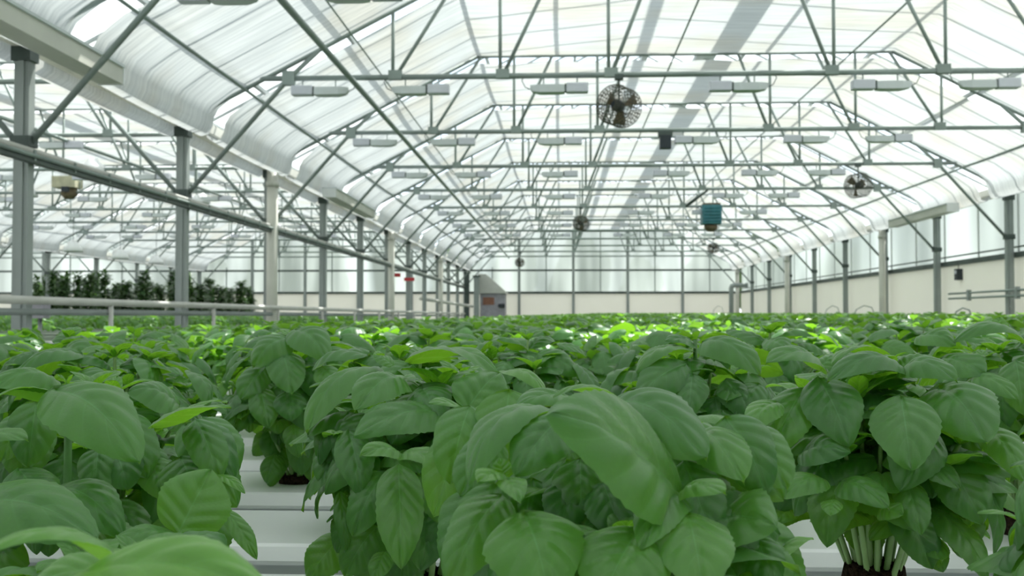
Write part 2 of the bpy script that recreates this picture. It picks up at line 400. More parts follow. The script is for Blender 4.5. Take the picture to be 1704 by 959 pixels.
# posts
def post():
    t = empty('steel_post'); h = Z0 + 1060 * K
    m = MB(); m.box((0, 0, h / 2), (.13, .10, h)); m.box((0, -.055, h / 2), (.05, .02, h)); m.build('shaft', 'post', t)
    bx('head_bracket', 'dark', (0, 0, h - .05), (.17, .15, .12), t)
    bx('brace_bracket', 'dark', (0, 0, Z0 + 690 * K), (.17, .15, .09), t)
    bx('foot_plate', 'dark', (0, 0, .01), (.22, .2, .02), t)
    return t
P0 = post(); kidsP = list(P0.children); used = False
for x in (3000, -3000, -9000):
    for d in DS:
        if d < 1.5 or (x == 3000 and d < 4.5) or (x == -9000 and d < 7): continue
        if not used: o = P0; used = True
        else:
            o = P0.copy(); COL.objects.link(o)
            for c in kidsP: q = c.copy(); COL.objects.link(q); q.parent = o
        o.location = (U(x, 0)[0], YY(d) - (.12 if d > 13 else 0), 0)
        side = {3000: 'right wall of the main house', -3000: 'open line between the main house and the left house', -9000: 'line between the two left houses'}[x]
        lab = 'grey steel post in the ' + side
        if x == -3000 and abs(d - 2.31) < .1: lab = 'grey steel post at the left edge of the photo, the nearest one'
        if x == -3000 and abs(d - 3.31) < .1: lab = 'grey steel post second from the left edge, its brace rising to the first full truss'
        if x == 3000 and abs(d - 5.31) < .1: lab = 'nearest grey steel post on the right, beside the twin wall pipes'
        tag(o, lab, 'post', 'posts of the ' + side)

# downpipes
for x, d, lab in ((-2935, 4.24, 'cream downpipe beside the third post on the left'), (-2930, 7.24, 'cream downpipe just left of the red plates'),
                  (-2930, 10.24, 'cream downpipe far back in the left post line'), (2925, 7.24, 'cream downpipe at the third post of the right wall'),
                  (2925, 10.24, 'cream downpipe well back along the right wall'), (2925, 13.1, 'cream downpipe in the far right corner')):
    X, Z = U(x, 1065); t = empty('downpipe', (X, YY(d) + (-.05), 0), lab, 'pipe', 'cream downpipes')
    tb('pipe', 'cream', [(0, 0, 0), (0, 0, Z - .02)], .085, t, 14)
    tb('collar', 'cream', [(0, 0, Z - .30), (0, 0, Z - .22)], .10, t, 14)

# longitudinal lines
def line(name, x, h, r, m, lab, cat, d0=-1.5, d1=13.25, g=None):
    X, Z = U(x, h); return tag(tb(name, m, [(X, YY(d0), Z), (X, YY(d1), Z)], r), lab, cat, g)
line('heating_pipe', -2015, 1290, .034, 'steel', 'thick grey pipe running the length of the house under the truss chords', 'pipe')
line('roof_purlin', -2640, raft(2640) - 12, .020, 'steel', 'thin purlin along the left roof slope of the main house', 'purlin')
line('roof_purlin', 2600, raft(2600) - 12, .020, 'steel', 'thin purlin along the right roof slope, low near the gutter', 'purlin')
line('support_cable', -1880, CHORD + 18, .009, 'steel', 'thin wire running back at chord height beside the thick pipe', 'cable')
line('support_cable', -57, COLH + 6, .014, 'steel', 'thin cable running back under the middle of the flat cloth', 'cable')
line('support_cable', 1190, COLH - 4, .014, 'steel', 'thin cable running back under the flat cloth, right of the middle', 'cable')
line('support_cable', 2050, raft(2050) - 8, .009, 'steel', 'thin wire running back along the right roof slope, mid-height', 'cable')
line('heating_pipe', -6000 + 1500, 1290, .03, 'steel', 'grey pipe running back under the trusses of the house to the left', 'pipe')
# long beam across the left posts (twin pipe tray)
X, Z = U(-2945, 628); t = empty('long_beam', (X, 0, Z), 'long grey double rail crossing the left posts above head height', 'beam')
Y0, Y1 = YY(1.5), YY(13.0)
m = MB(); m.box((0, (Y0 + Y1) / 2, -.035), (.07, Y1 - Y0, .05)); m.build('lower_channel', 'dark', t)
tb('upper_pipe', 'pipe', [(0, Y0, .035), (0, Y1, .035)], .032, t, 10)
tb('side_pipe', 'steel', [(.05, Y0, -.005), (.05, Y1, -.005)], .018, t)
m = MB()
for k in range(60):
    y = Y0 + (Y1 - Y0) * k / 59; m.box((0, y, 0), (.09, .03, .09))
m.build('clamps', 'steel', t)['kind'] = 'stuff'
# low rail
X, Z = U(-2900, 62); t = empty('low_rail', (X, 0, Z), 'pale pipe rail on short legs along the left edge of the basil beds', 'rail')
tb('top_pipe', 'pipe', [(0, YY(1.5), 0), (0, YY(12.6), 0)], .035, t, 12)
tb('lower_pipe', 'post', [(-.06, YY(1.5), -.095), (-.06, YY(12.6), -.095)], .03, t, 10)
for d in np.arange(1.85, 12.5, .8): tb('leg', 'pipe', [(0, YY(d), -Z), (0, YY(d), 0)], .024, t)
X = U(-3080, 0)[0]; a, c = at(800, 470, 1), None
t = tag(tb('pale_pipe', 'pipe', [at(700, 497, 34), at(786, 510, 45.3)], .06), 'pale pipe sloping down beside the far left posts', 'pipe')

# ------------------------------------------------------------------ lamps
def lamp():
    t = empty('grow_lamp')
    m = MB(); s_ = .10
    m.box((-.20, 0, 0), (.26, .13, .115)); o = m.build('ballast_box', 'ballast', t)
    bv = o.modifiers.new('b', 'BEVEL'); bv.width = .012; bv.segments = 2
    m = MB(); V = []; prof = [(-.05, .07, -.055), (.02, .085, -.06), (.24, .085, -.06), (.33, .05, -.045), (.36, .03, -.01)]
    for x, wy, zb in prof:
        V += [(x, -wy, zb), (x, -wy * .85, .035), (x, wy * .85, .035), (x, wy, zb)]
    Fq = [(4 * i + k, 4 * i + (k + 1) % 4, 4 * i + 4 + (k + 1) % 4, 4 * i + 4 + k) for i in range(4) for k in range(4)] + [(3, 2, 1, 0), (16, 17, 18, 19)]
    m.add(V, Fq); m.build('reflector', 'lamp', t)
    bx('neck', 'dark', (-.065, 0, 0), (.03, .10, .09), t)
    for x in (-.2, .2): tb('hanger', 'steel', [(x, 0, .03), (x, 0, .155)], .008, t, 6)
    m = MB(); m.tube([(.36, 0, -.01), (.42, 0, .02), (.46, 0, .10), (.43, 0, .15)], .006, 5); m.build('cord', 'dark', t, smooth=True)
    return t
Lm = lamp(); kidsL = list(Lm.children); used = False
LX = [(-2229, 1), (-1650, -1), (-880, -1), (90, 1), (862, 1), (1450, -1)]
pos = ['leftmost', 'second', 'third', 'fourth', 'fifth', 'rightmost']
for hi, hx in enumerate(HOUSES[:2]):
    for d in DS:
        if d < 2: continue
        k = int(d - 1.31 + .5)
        for j, (x, s) in enumerate(LX):
            if d > 10: continue
            if hi and d < 4: continue
            if d < 3 and not (-2300 < x < -1500 or x == 90): continue
            if not used: o = Lm; used = True
            else:
                o = Lm.copy(); COL.objects.link(o)
                for c in kidsL: q = c.copy(); COL.objects.link(q); q.parent = o
            X, Z = U(hx + x, CHORD - 72); o.location = (X, YY(d), Z); o.rotation_euler = (0, 0, 0 if s > 0 else math.pi)
            if hi == 0 and k in (2, 3):
                lab = '%s of six white lamps under the %s full truss' % (pos[j], 'first' if k == 2 else 'second')
            elif hi == 0: lab = 'white grow lamp with box ballast under a truss of the main house, farther back' if k > 3 else 'white grow lamp cut off by the top of the photo'
            else: lab = 'white grow lamp hanging in the house to the left'
            tag(o, lab, 'lamp', 'grow lamps of ' + HN[hi])

# ------------------------------------------------------------------ fans and heaters
def fan(px, py, d, r, yawd, lab, drop=.16):
    p = at(px, py, YY(d)); t = empty('circulation_fan', p, lab, 'fan', 'round cage fans'); ax = Vector((math.sin(yawd), math.cos(yawd), 0)); side = Vector((math.cos(yawd), -math.sin(yawd), 0)); up = Vector((0, 0, 1))
    m = MB()
    def ring(c, rad, tr):
        m.tube([c + (side * math.cos(a) + up * math.sin(a)) * rad for a in [2 * math.pi * i / 24 for i in range(25)]], tr, 4, False)
    dp = r * 1.1
    for q in (-1, 1):
        for rr in (.25, .42, .58, .72, .86): ring(ax * (q * dp * (.5 + .42 * (1 - rr))), r * rr, .0035)
        ring(ax * (q * dp * .5), r, .007)
        for i in range(28):
            a = 2 * math.pi * i / 28; v = side * math.cos(a) + up * math.sin(a)
            m.tube([ax * (q * dp * .8) + v * r * .2, ax * (q * dp * .62) + v * r * .8, ax * (q * dp * .5) + v * r], .0045, 4, False)
    for q in (-.25, 0, .25): ring(ax * (dp * q), r, .004)
    for i in range(32):
        a = 2 * math.pi * i / 32; v = side * math.cos(a) + up * math.sin(a)
        m.tube([ax * (-dp * .5) + v * r, ax * (dp * .5) + v * r], .0045, 4, False)
    m.build('guard', 'fan', t)
    m = MB(); m.lathe(ax * (-dp * .38), [(0, 0), (r * .26, 0), (r * .30, .02), (r * .30, dp * .45), (r * .2, dp * .5), (0, dp * .5)], 16, ax); m.build('motor', 'black', t, smooth=True)
    for i in range(3):
        a = 2 * math.pi * i / 3 + .4; v = side * math.cos(a) + up * math.sin(a); w_ = v.cross(ax)
        m = MB(); V = []
        for s_ in range(6):
            q = .2 + .68 * s_ / 5; c = ax * (dp * .18) + v * (r * q); hw = r * (.12 + .2 * s_ / 5)
            V += [tuple(c - w_ * hw - ax * .02), tuple(c + w_ * hw + ax * .03)]
        V2 = [tuple(Vector(x) + ax * .003) for x in V]
        m.add(V + V2, [(2 * s_, 2 * s_ + 1, 2 * s_ + 3, 2 * s_ + 2) for s_ in range(5)] + [(12 + 2 * s_ + 2, 12 + 2 * s_ + 3, 12 + 2 * s_ + 1, 12 + 2 * s_) for s_ in range(5)]); m.build('blade', 'brown', t, smooth=True)
    zt = Z0 + CHORD * K - p.z
    m = MB(); m.tube([Vector((0, 0, r * .3)), Vector((0, 0, zt - .02))], .012, 6); m.box((0, 0, zt - .03), (.10, .09, .06)); m.build('bracket', 'dark', t)
    return t
fan(1030, 177, 3.31, .235, .5, 'largest round cage fan, dark motor visible, hanging under the first full truss')
fan(1428, 309, 5.31, .225, -.4, 'round cage fan hanging at the right under the third full truss')
fan(967, 372, 7.31, .19, .5, 'small brown cage fan near the middle of the roof, above the far wall')
fan(865, 437, 12.31, .19, .3, 'tiny cage fan farthest back, left of the middle of the end wall')
fan(1187, 413, 10.31, .19, -.3, 'tiny cage fan far back below the teal heater')
p = at(1183, 358, YY(7.31)); t = empty('unit_heater', p, 'teal box heater hanging under the roof right of the middle', 'heater')
o = bx('casing', 'teal', (0, 0, 0), (.50, .46, .50), t); bv = o.modifiers.new('b', 'BEVEL'); bv.width = .02; bv.segments = 2
bx('top_panel', 'brown', (0, 0, .27), (.44, .42, .05), t)
m = MB()
for k in range(5): m.box((0, -.235, -.18 + k * .085), (.40, .02, .035), Matrix.Rotation(.5, 3, 'X'))
m.build('louvre', 'teal', t)
m = MB(); m.lathe((0, 0, -.27), [(.06, .02), (.17, 0), (.18, -.08), (.10, -.16), (0, -.17)], 16); m.build('fan_housing', 'brown', t, smooth=True)
for x in (-.2, .2): tb('hanger', 'steel', [(x, 0, .28), (x, 0, Z0 + CHORD * K - p.z)], .010, t, 6)
tag(tb('flue_pipe', 'dark', [at(1141, 344, YY(7.31)), at(1177, 316, YY(7.31))], .045), 'short dark pipe slanting up left of the teal heater', 'pipe')
p = at(1107, 237, YY(4.31)); t = empty('sensor_box', p, 'small black box hanging under the second full truss', 'sensor')
o = bx('housing', 'black', (0, 0, 0), (.17, .14, .20), t); bx('bracket', 'dark', (0, 0, .13), (.22, .08, .08), t)
# neighbour house: yellowed heater, white domes standing in for bright white spots
p = at(112, 304, YY(6.31)); t = empty('hanging_heater', p, 'yellowed boxy heater hanging in the left house', 'heater')
bx('casing', 'yellow', (0, 0, 0), (.55, .4, .26), t); m = MB(); m.lathe((.05, 0, -.16), [(.05, .04), (.17, .02), (.19, -.12), (.1, -.22), (0, -.23)], 16); m.build('fan_housing', 'brown', t, smooth=True)
bx('motor', 'black', (.05, -.17, -.18), (.16, .12, .12), t)
for x in (-.3, .3): tb('hanger', 'steel', [(x, 0, .15), (x, 0, Z0 + CHORD * K - p.z)], .012, t, 6)
for px, py, d, lab in ((155, 277, 5.31, 'stand-in white dome for the highest bright spot of the left house, beside the yellowed heater'), (334, 330, 7.31, 'stand-in white dome for a bright spot just right of the second left post'),
                       (122, 411, 7.31, 'lowest-left of three white domes standing in for bright spots in the left house'), (200, 424, 8.31, 'middle one of three low white domes standing in for bright spots in the left house'),
                       (260, 433, 9.31, 'right one of three low white domes standing in for bright spots, left of the second post'), (44, 318, 6.31, 'white dome standing in for a bright spot beside the nearest left post')):
    p = at(px, py, YY(d)); t = empty('bright_spot_dome', p, lab, 'lamp', 'white domes for bright spots of the left house')
    m = MB(); m.lathe((0, 0, 0), [(.0, .16), (.08, .16), (.11, .10), (.22, 0), (.26, -.12), (.25, -.13), (.20, 0), (.09, .08), (0, .10)], 18); m.build('reflector', 'white', t, smooth=True)
    m = MB(); m.lathe((0, 0, 0), [(0, -.08), (.05, -.06), (.06, 0), (.03, .09), (0, .1)], 12); m.build('dome_core', 'white', t, smooth=True)
    tb('cord', 'dark', [(0, 0, .15), (0, 0, Z0 + CHORD * K - p.z)], .008, t, 5)

# white box channels hanging inside the gutters
for x, d0, d1, lab in ((-2775, 1.2, 2.47, 'nearest pale box channel under the left gutter, at the photo corner'), (-2775, 4.87, 5.9, 'short pale box channel under the left gutter, farther back'), (2775, 5.7, 6.7, 'short pale box channel under the right gutter')):
    X, Z = U(x, 1015); t = empty('box_channel', (X, YY((d0 + d1) / 2), Z), lab, 'channel', 'box channels'); l = YY(d1 - d0)
    m = MB(); m.box((0, 0, 0), (.22, l, .15)); m.build('trough', 'cream', t)
    bx('lid', 'lamp', (0, 0, .085), (.26, l + .01, .025), t)
    for s in (-1, 1): bx('end_cap', 'white', (0, s * (l / 2 + .01), 0), (.24, .02, .16), t)

# ------------------------------------------------------------------ small fittings
for px, py, wd, lab in ((655, 458, .36, 'red plate hanging under the long beam, the left and larger of two'), (681, 465, .31, 'red plate hanging under the long beam, the right of two')):
    d = 2055 / (933 - px); p = at(px, py, YY(d)); p.x = U(-2945, 0)[0]; t = empty('hanging_sign', p, lab, 'sign', 'red plates')
    bx('plate', 'red', (0, 0, 0), (wd, .015, .10), t)
    tb('hook', 'steel', [(0, 0, .05), (0, 0, Z0 + 606 * K - p.z)], .008, t, 5)
# shed at the far left corner
p = at(821, 523, 47); ZB = 0; t = empty('utility_shed', (p.x, 47, 0), 'small shed with a pale pitched roof at the far left end', 'shed')
h = at(821, 489, 47).z; wd = 1.14
m = MB(); m.box((0, 0, h / 2), (wd, 1.2, h)); m.build('body', 'mauve', t)
m = MB(); zt = at(821, 457, 47).z
m.add([(-wd / 2 - .1, -.7, h), (wd / 2 + .12, -.7, h), (-wd / 2 - .1, .7, h), (wd / 2 + .12, .7, h), (-wd / 2 - .1, -.7, zt), (-wd / 2 - .1, .7, zt), (-wd / 2 + .25, -.7, zt), (-wd / 2 + .25, .7, zt)],
      [(0, 1, 6, 4), (2, 5, 7, 3), (0, 4, 5, 2), (4, 6, 7, 5), (6, 1, 3, 7), (0, 2, 3, 1)]); m.build('roof', 'pipe', t)
bx('red_brown_panel', 'rust', (-.18, -.61, h - .35), (.52, .02, .34), t); bx('black_box', 'black', (.42, -.66, h - .55), (.30, .12, .14), t)
t2 = empty('corner_column', (at(793, 500, 46).x, 46, 0), 'dark grey steel column left of the far shed', 'column')
bx('shaft', 'post', (0, 0, 1.5), (.24, .2, 3.0), t2); bx('cap_plate', 'dark', (0, 0, 3.02), (.34, .3, .06), t2)
t2 = empty('corner_column', (at(777, 500, 46.9).x, 46.9, 0), 'dark steel column farthest left of the far shed, beside the end wall', 'column')
bx('shaft', 'dark', (0, 0, 1.6), (.22, .2, 3.2), t2); bx('cap_plate', 'dark', (0, 0, 3.22), (.32, .3, .06), t2)
# duct at the far right
x = at(1217, 500, 46.3).x; zt = at(1217, 475, 46.3).z
t = empty('vent_pipe', (x, 46.3, 0), 'dark grey elbow pipe rising at the far right corner', 'pipe')
tb('riser', 'post', [(0, 0, 0), (0, 0, zt - .12), (.03, 0, zt - .04), (.12, 0, zt), (.72, 0, zt)], .11, t, 12); bx('base_box', 'post', (.05, 0, .65), (.5, .4, 1.3), t)
# wall pipes, thermostat, hoses on the right
Xr = XW1 - .12
t = empty('wall_pipes', (Xr, YY(5.5), Z0), 'pair of thin grey pipes on the right wall below the black controller', 'pipe')
for h_ in (223, 175): tb('pipe', 'steel', [(0, YY(-.8), h_ * K), (0, YY(.54), h_ * K)], .022, t)
for y in (.25, -.35): bx('clamp', 'post', (0, YY(y), 200 * K), (.06, .10, .22), t)
p = Vector((XW1 + .10, YY(6.05), at(1586, 457, YY(6.05)).z)); t = empty('controller', p, 'black controller box hanging on the right wall', 'controller')
bx('housing', 'black', (0, 0, 0), (.12, .16, .24), t); bx('display', 'ballast', (-.062, 0, .05), (.006, .10, .07), t); tb('cord', 'black', [(0, 0, .1), (0, 0, zs - p.z + .05)], .008, t, 5)
for px, py, Yd, w_, lab in ((1438, 521, 24, .5, 'thin hose arching over the basil at the right wall, left of the downpipe'), (1602, 525, 17, .3, 'thin hose looping above the basil near the nearest right post'), (1385, 521, 30, .45, 'thin hose arching above the basil farther along the right wall'), (1195, 521, 44, .5, 'thin hose loop beside the far right elbow pipe')):
    p = at(px, py + 4, Yd); zt = Yd / 1700 * 16
    tag(tb('irrigation_hose', 'steel', [(p.x - w_ / 2, Yd, .9), (p.x - w_ / 2, Yd, p.z - .02), (p.x - w_ * .35, Yd, p.z + zt * .6), (p.x, Yd, p.z + zt), (p.x + w_ * .35, Yd, p.z + zt * .8), (p.x + w_ / 2, Yd, p.z), (p.x + w_ / 2, Yd, .9)], .012, n=6), lab, 'hose', 'hoses')
p = at(67, 512, YY(2.5)); t = empty('junction_box', (p.x, YY(2.5), 0), 'grey box on a stand behind the nearest left post', 'box')
bx('housing', 'mauve', (0, 0, p.z), (.13, .12, .20), t); tb('stand', 'post', [(0, 0, 0), (0, 0, p.z - .08)], .02, t)

# trees beyond the end wall
tm = MB(); Rt = random.Random(5)
def tree(x, y, h, r_, lab):
    t = empty('tree', (x, y, -.15), lab, 'tree', 'trees outside behind the end wall'); tb('trunk', 'bark', [(0, 0, 0), (0, 0, h * .6)], [.18, .1], t)
    m = MB(); nn = 14; V = []
    for i in range(nn + 1):
        for k in range(18):
            a = 2 * math.pi * k / 18; ph = math.pi * i / nn; q = 1 + .22 * math.sin(3 * a + x) * math.sin(ph * 4 + y) + Rt.uniform(-.1, .1)
            V.append((r_ * q * math.sin(ph) * math.cos(a), r_ * q * math.sin(ph) * math.sin(a), h * .62 + h * .38 * q * math.cos(ph)))
    m.add(V, [(i * 18 + k, i * 18 + (k + 1) % 18, (i + 1) * 18 + (k + 1) % 18, (i + 1) * 18 + k) for i in range(nn) for k in range(18)]); m.build('crown', 'tree', t, smooth=True)
for i in range(11):
    x = -24 + i * 4.2 + Rt.uniform(-.3, .3); tree(x, 66 + 4 * (i % 2), Rt.uniform(4, 7), Rt.uniform(1.4, 1.9), 'dark tree blurred behind the frosted end wall')

# ------------------------------------------------------------------ benches and growing channels
PITCH = .36; ROW0 = .28; TOPZ = .92
def rowY(k): return ROW0 + PITCH * k
XF0, XF1 = -4.15, 7.95
nrows = int((YE - 3.6) / PITCH)
RP = random.Random(21)
# plants whose places are read from the photograph: row -> x positions
KEY = {1: [-.29, .04], 2: [-.46, -.135, .30], 3: [-.60, -.20, .18, .60], 4: [-.84, -.445, -.07, .33, .72]}
GRID = []
for k in range(0, nrows):
    y = rowY(k)
    if k == 0: xs = []
    elif k in KEY:
        xs = list(KEY[k]); a, c = xs[0], xs[-1]
        while c + .37 < XF1: c += .37; xs.append(c)
        while a - .37 > XF0: a -= .37; xs.append(a)
    else:
        st = XF0 + .15 + (.18 if k % 2 else 0); xs = [st + .37 * i + RP.uniform(-.03, .03) for i in range(int((XF1 - st) / .37))]
    GRID.append((k, y, sorted(xs)))
NCH = 26
def channel(k, y, xs):
    """white growing channel with a round planting hole under every plant"""
    m = MB(); hw = .105; r = .034
    side = [(-.108, -.074), (-.106, -.026), (-.121, -.023), (-.121, -.018), (-.111, -.003), (-hw, 0)]
    for s in (1, -1):
        P = [(s * a, c) for a, c in side]; V = [(XF0 - .1, a, c) for a, c in P] + [(XF1 + .1, a, c) for a, c in P]; n_ = len(P)
        m.add(V, [(i, i + 1, i + 1 + n_, i + n_) if s > 0 else (i, i + n_, i + 1 + n_, i + 1) for i in range(n_ - 1)])
    cur = XF0 - .1
    for x in xs:
        m.add([(cur, -hw, 0), (x - .06, -hw, 0), (x - .06, hw, 0), (cur, hw, 0)], [(0, 1, 2, 3)])
        V = []; n_ = 16
        for i in range(n_):
            a = 2 * math.pi * i / n_; ca, sa = math.cos(a), math.sin(a); q = 1 / max(abs(ca), abs(sa))
            V.append((x + ca * q * .06, max(-1, min(1, sa * q)) * hw, 0))
        for i in range(n_): a = 2 * math.pi * i / n_; V.append((x + math.cos(a) * r, math.sin(a) * r, 0))
        for i in range(n_): a = 2 * math.pi * i / n_; V.append((x + math.cos(a) * r, math.sin(a) * r, -.03))
        m.add(V, [(i, (i + 1) % n_, (i + 1) % n_ + n_, i + n_) for i in range(n_)] + [(i + n_, (i + 1) % n_ + n_, (i + 1) % n_ + 2 * n_, i + 2 * n_) for i in range(n_)])
        cur = x + .06
    m.add([(cur, -hw, 0), (XF1 + .1, -hw, 0), (XF1 + .1, hw, 0), (cur, hw, 0)], [(0, 1, 2, 3)])
    o = m.build('growing_channel', 'white', loc=(0, y, TOPZ)); return o
for k, y, xs in GRID[:NCH]:
    lab = 'white plastic growing channel farther back, mostly hidden by basil'
    if k in (1, 2, 3, 4): lab = ['', 'white growing channel at the bottom edge of the photo', 'white growing channel carrying the basil with pale stems and dark root plug',
        'white growing channel behind the front basil plants, seen in the gap on the left', 'white growing channel carrying the basil beside the left gap'][k]
    if k == 0: lab = 'white growing channel nearest the camera, below the frame'
    tag(channel(k, y, xs), lab, 'channel', 'white growing channels')
def bench(x0, x1, y0, y1, lab):
    t = empty('bench', ((x0 + x1) / 2, (y0 + y1) / 2, 0), lab, 'bench', 'benches'); w_, l = x1 - x0, y1 - y0; z = TOPZ - .075
    bx('bench_top', 'bench', (0, 0, z - .03), (w_, l, .06), t)
    ny = max(2, int(l / 3.5))
    for i in range(ny + 1):
        for s in (-1, 1): bx('leg', 'post', (s * (w_ / 2 - .15), -l / 2 + .1 + (l - .2) * i / ny, (z - .06) / 2), (.06, .06, z - .06), t)
bench(XF0 - .1, XF1 + .1, ROW0 - .2, rowY(nrows - 1) + .2, 'long bench holding the channels of basil in the main house')
bench(-17.0, -7.2, 6, 46, 'long bench of basil in the left house')

# ------------------------------------------------------------------ leaves
def leaf_geo(Ln, Wd, nu, nv, bulge, cup, quilt=.0, fold=0.0, seed=0, twist=0.0, tipc=0.0):
    """leaf along +X, blade normal +Z, petiole end at the origin"""
    r = random.Random(seed); u = np.linspace(0, 1, nu + 1); v = np.linspace(-1, 1, nv + 1)
    Ug, Vg = np.meshgrid(u, v, indexing='ij')
    prof = (np.clip(Ug, 0, 1) ** .50) * (1 - Ug) ** (.74); prof /= .432
    prof = np.clip(prof, 0, 1.02)
    if nu >= 12: prof = prof * (1 + .028 * np.sin(Ug * 75 + seed) * (Ug > .35) * np.abs(Vg) ** 4)
    x = Ug * Ln; y = Vg * prof * Wd / 2
    y = y * (1 + .05 * np.sin(Ug * 9 + seed))
    z = bulge * Ln * 4 * Ug * (1 - Ug) + (-cup) * (Vg ** 2) * prof * Wd * .5 + fold * np.abs(Vg) * prof * Wd * .5
    if quilt:
        sp = Ug ** .8 - .27 * np.abs(Vg) ** .85
        z = z + quilt * Wd * (1 - np.cos(2 * math.pi * (5.0 * sp + .5))) * .5 * np.abs(Vg) ** .5 * (1 - Vg ** 2) * np.clip(prof, 0, 1)
        z = z + Wd * .014 * np.sin(Ug * 11 + seed * 1.7) * np.abs(Vg) ** 2 + Wd * .03 * np.sin(Ug * 5 + Vg * 3 + seed)
        z = z - quilt * .45 * Wd * np.exp(-(Vg / .10) ** 2)
    z = z - tipc * Ln * np.clip(Ug - .7, 0, 1) ** 2 * 3
    if twist: a = twist * Ug; y, z = y * np.cos(a) - (z) * np.sin(a) * .0 , z + y * np.sin(a)
    V = np.stack([x, y, z], -1).reshape(-1, 3); n_ = nv + 1
    f = [(i * n_ + j, (i + 1) * n_ + j, (i + 1) * n_ + j + 1, i * n_ + j + 1) for i in range(nu) for j in range(nv)]
    return V, f, np.stack([Ug, Vg], -1).reshape(-1, 2)
def put_leaf(mb, p, dirv, nrm, Ln, Wd, lod, seed, bulge=.14, cup=.35, fold=0, tint=0, twist=0, tipc=.1):
    nu, nv, q = {0: (26, 16, .070), 1: (10, 6, .03), 2: (6, 4, 0), 3: (4, 2, 0)}[lod]
    V, f, uv = leaf_geo(Ln, Wd, nu, nv, bulge, cup, q, fold, seed, twist, tipc)
    d = Vector(dirv).normalized(); n_ = Vector(nrm); n_ = (n_ - d * n_.dot(d)).normalized(); s = n_.cross(d)
    Mx = np.array([d, s, n_]); mb.add(V @ Mx + np.array(p), f, uv, tint)

def clump(seed, lod, H=.235, Rr=.135, nst=14, shell=34, skip_front=False, stems=True, dens=1.0, only_top=False):
    """one potted clump: returns (foliage MB, list of stem MBs)"""
    r = random.Random(seed); fo = MB(); sts = []
    big = {0: 1.06, 1: 1.14, 2: 1.24, 3: 1.4}[lod]
    for i in range(nst):
        a = 2 * math.pi * (i * .381966 + r.uniform(-.04, .04)); q = math.sqrt((i + .5) / nst)
        tx, ty = Rr * .80 * q * math.cos(a), Rr * .80 * q * math.sin(a); tz = H * (1 - .34 * q * q) * r.uniform(.86, 1.03)
        B = Vector((.018 * q * math.cos(a), .018 * q * math.sin(a), .012)); T = Vector((tx, ty, tz)); mid = (B + T) / 2 + Vector((tx, ty, 0)) * -.16 + Vector((0, 0, .01))
        def cv(t): return B * (1 - t) ** 2 + mid * 2 * t * (1 - t) + T * t * t
        if stems:
            m = MB(); n_ = 5 if lod == 0 else 3
            m.tube([cv(j / n_) for j in range(n_ + 1)], [.0030 - .0010 * j / n_ for j in range(n_ + 1)], 6 if lod == 0 else 3, False); sts.append(m)
        phi = r.uniform(0, math.pi)
        levels = [(.55, .050), (.76, .068), (.92, .060)] if not only_top else [(.8, .070)]
        for t, Ls in levels:
            phi += math.pi / 2 + r.uniform(-.3, .3)
            for s in (0, math.pi):
                if r.random() > dens: continue
                az = phi + s; out = Vector((math.cos(az), math.sin(az), 0)); rad = Vector((tx, ty, 0)) / Rr
                d = (out + rad * .8 + Vector((0, 0, .35 - .95 * q * r.uniform(.4, 1.1)))).normalized(); c = cv(t)
                Ln = Ls * r.uniform(.8, 1.2) * big
                if Vector((c.x + d.x * Ln, c.y + d.y * Ln, 0)).length > Rr * 1.08: d = (d + Vector((0, 0, -.9))).normalized()
                put_leaf(fo, c + d * .006, d, Vector((0, 0, 1)) + rad * .6 + out * .15, Ln, Ln * r.uniform(.58, .72), lod, r.randint(0, 99), r.uniform(.10, .20), r.uniform(.25, .5), 0, r.uniform(0, .35), r.uniform(-.3, .3))
        # crown of young leaves at the tip
        az0 = r.uniform(0, 3)
        for j in range(4 if lod < 3 else 2):
            az = az0 + j * math.pi / 2; el = .35 if j % 2 else .9; d = Vector((math.cos(az), math.sin(az), el + r.uniform(-.2, .2)))
            Ln = (.042 if j % 2 else .026) * r.uniform(.8, 1.25) * big
            put_leaf(fo, T, d, (-math.cos(az) * .3, -math.sin(az) * .3, 1), Ln, Ln * .56, min(3, lod + (1 if lod else 0)), r.randint(0, 99), .12, .1, .15, r.uniform(.5, 1.0))
    for i in range(shell):   # leaves hanging over the outside of the clump
        z01 = (i + r.random()) / shell; a = i * 2.39996 + r.uniform(-.3, .3)
        zz = H * (.42 + .56 * z01); rr = Rr * (.60 + .40 * math.sqrt(max(0, 1 - ((zz / H - .55) / .47) ** 2)))* r.uniform(.82, 1.0)
        if zz > H * .9: rr *= .75
        out = Vector((math.cos(a), math.sin(a), 0)); Ln = r.uniform(.052, .078) * big * (1 if z01 > .35 else .72)
        p = out * (rr - .02) + Vector((0, 0, zz)); dn = .9 - 1.0 * max(0, z01 - .6) * 2
        tan = Vector((-out.y, out.x, 0)) * r.uniform(-.45, .45)
        d = (out * .38 + tan + Vector((0, 0, -dn))).normalized()
        if p.z + d.z * Ln < .05: continue
        put_leaf(fo, p, d, out + Vector((0, 0, .55)), Ln, Ln * r.uniform(.60, .74), lod, r.randint(0, 99), r.uniform(.10, .20), r.uniform(.2, .45), 0, r.uniform(0, .3), r.uniform(-.3, .3))
    return fo, sts
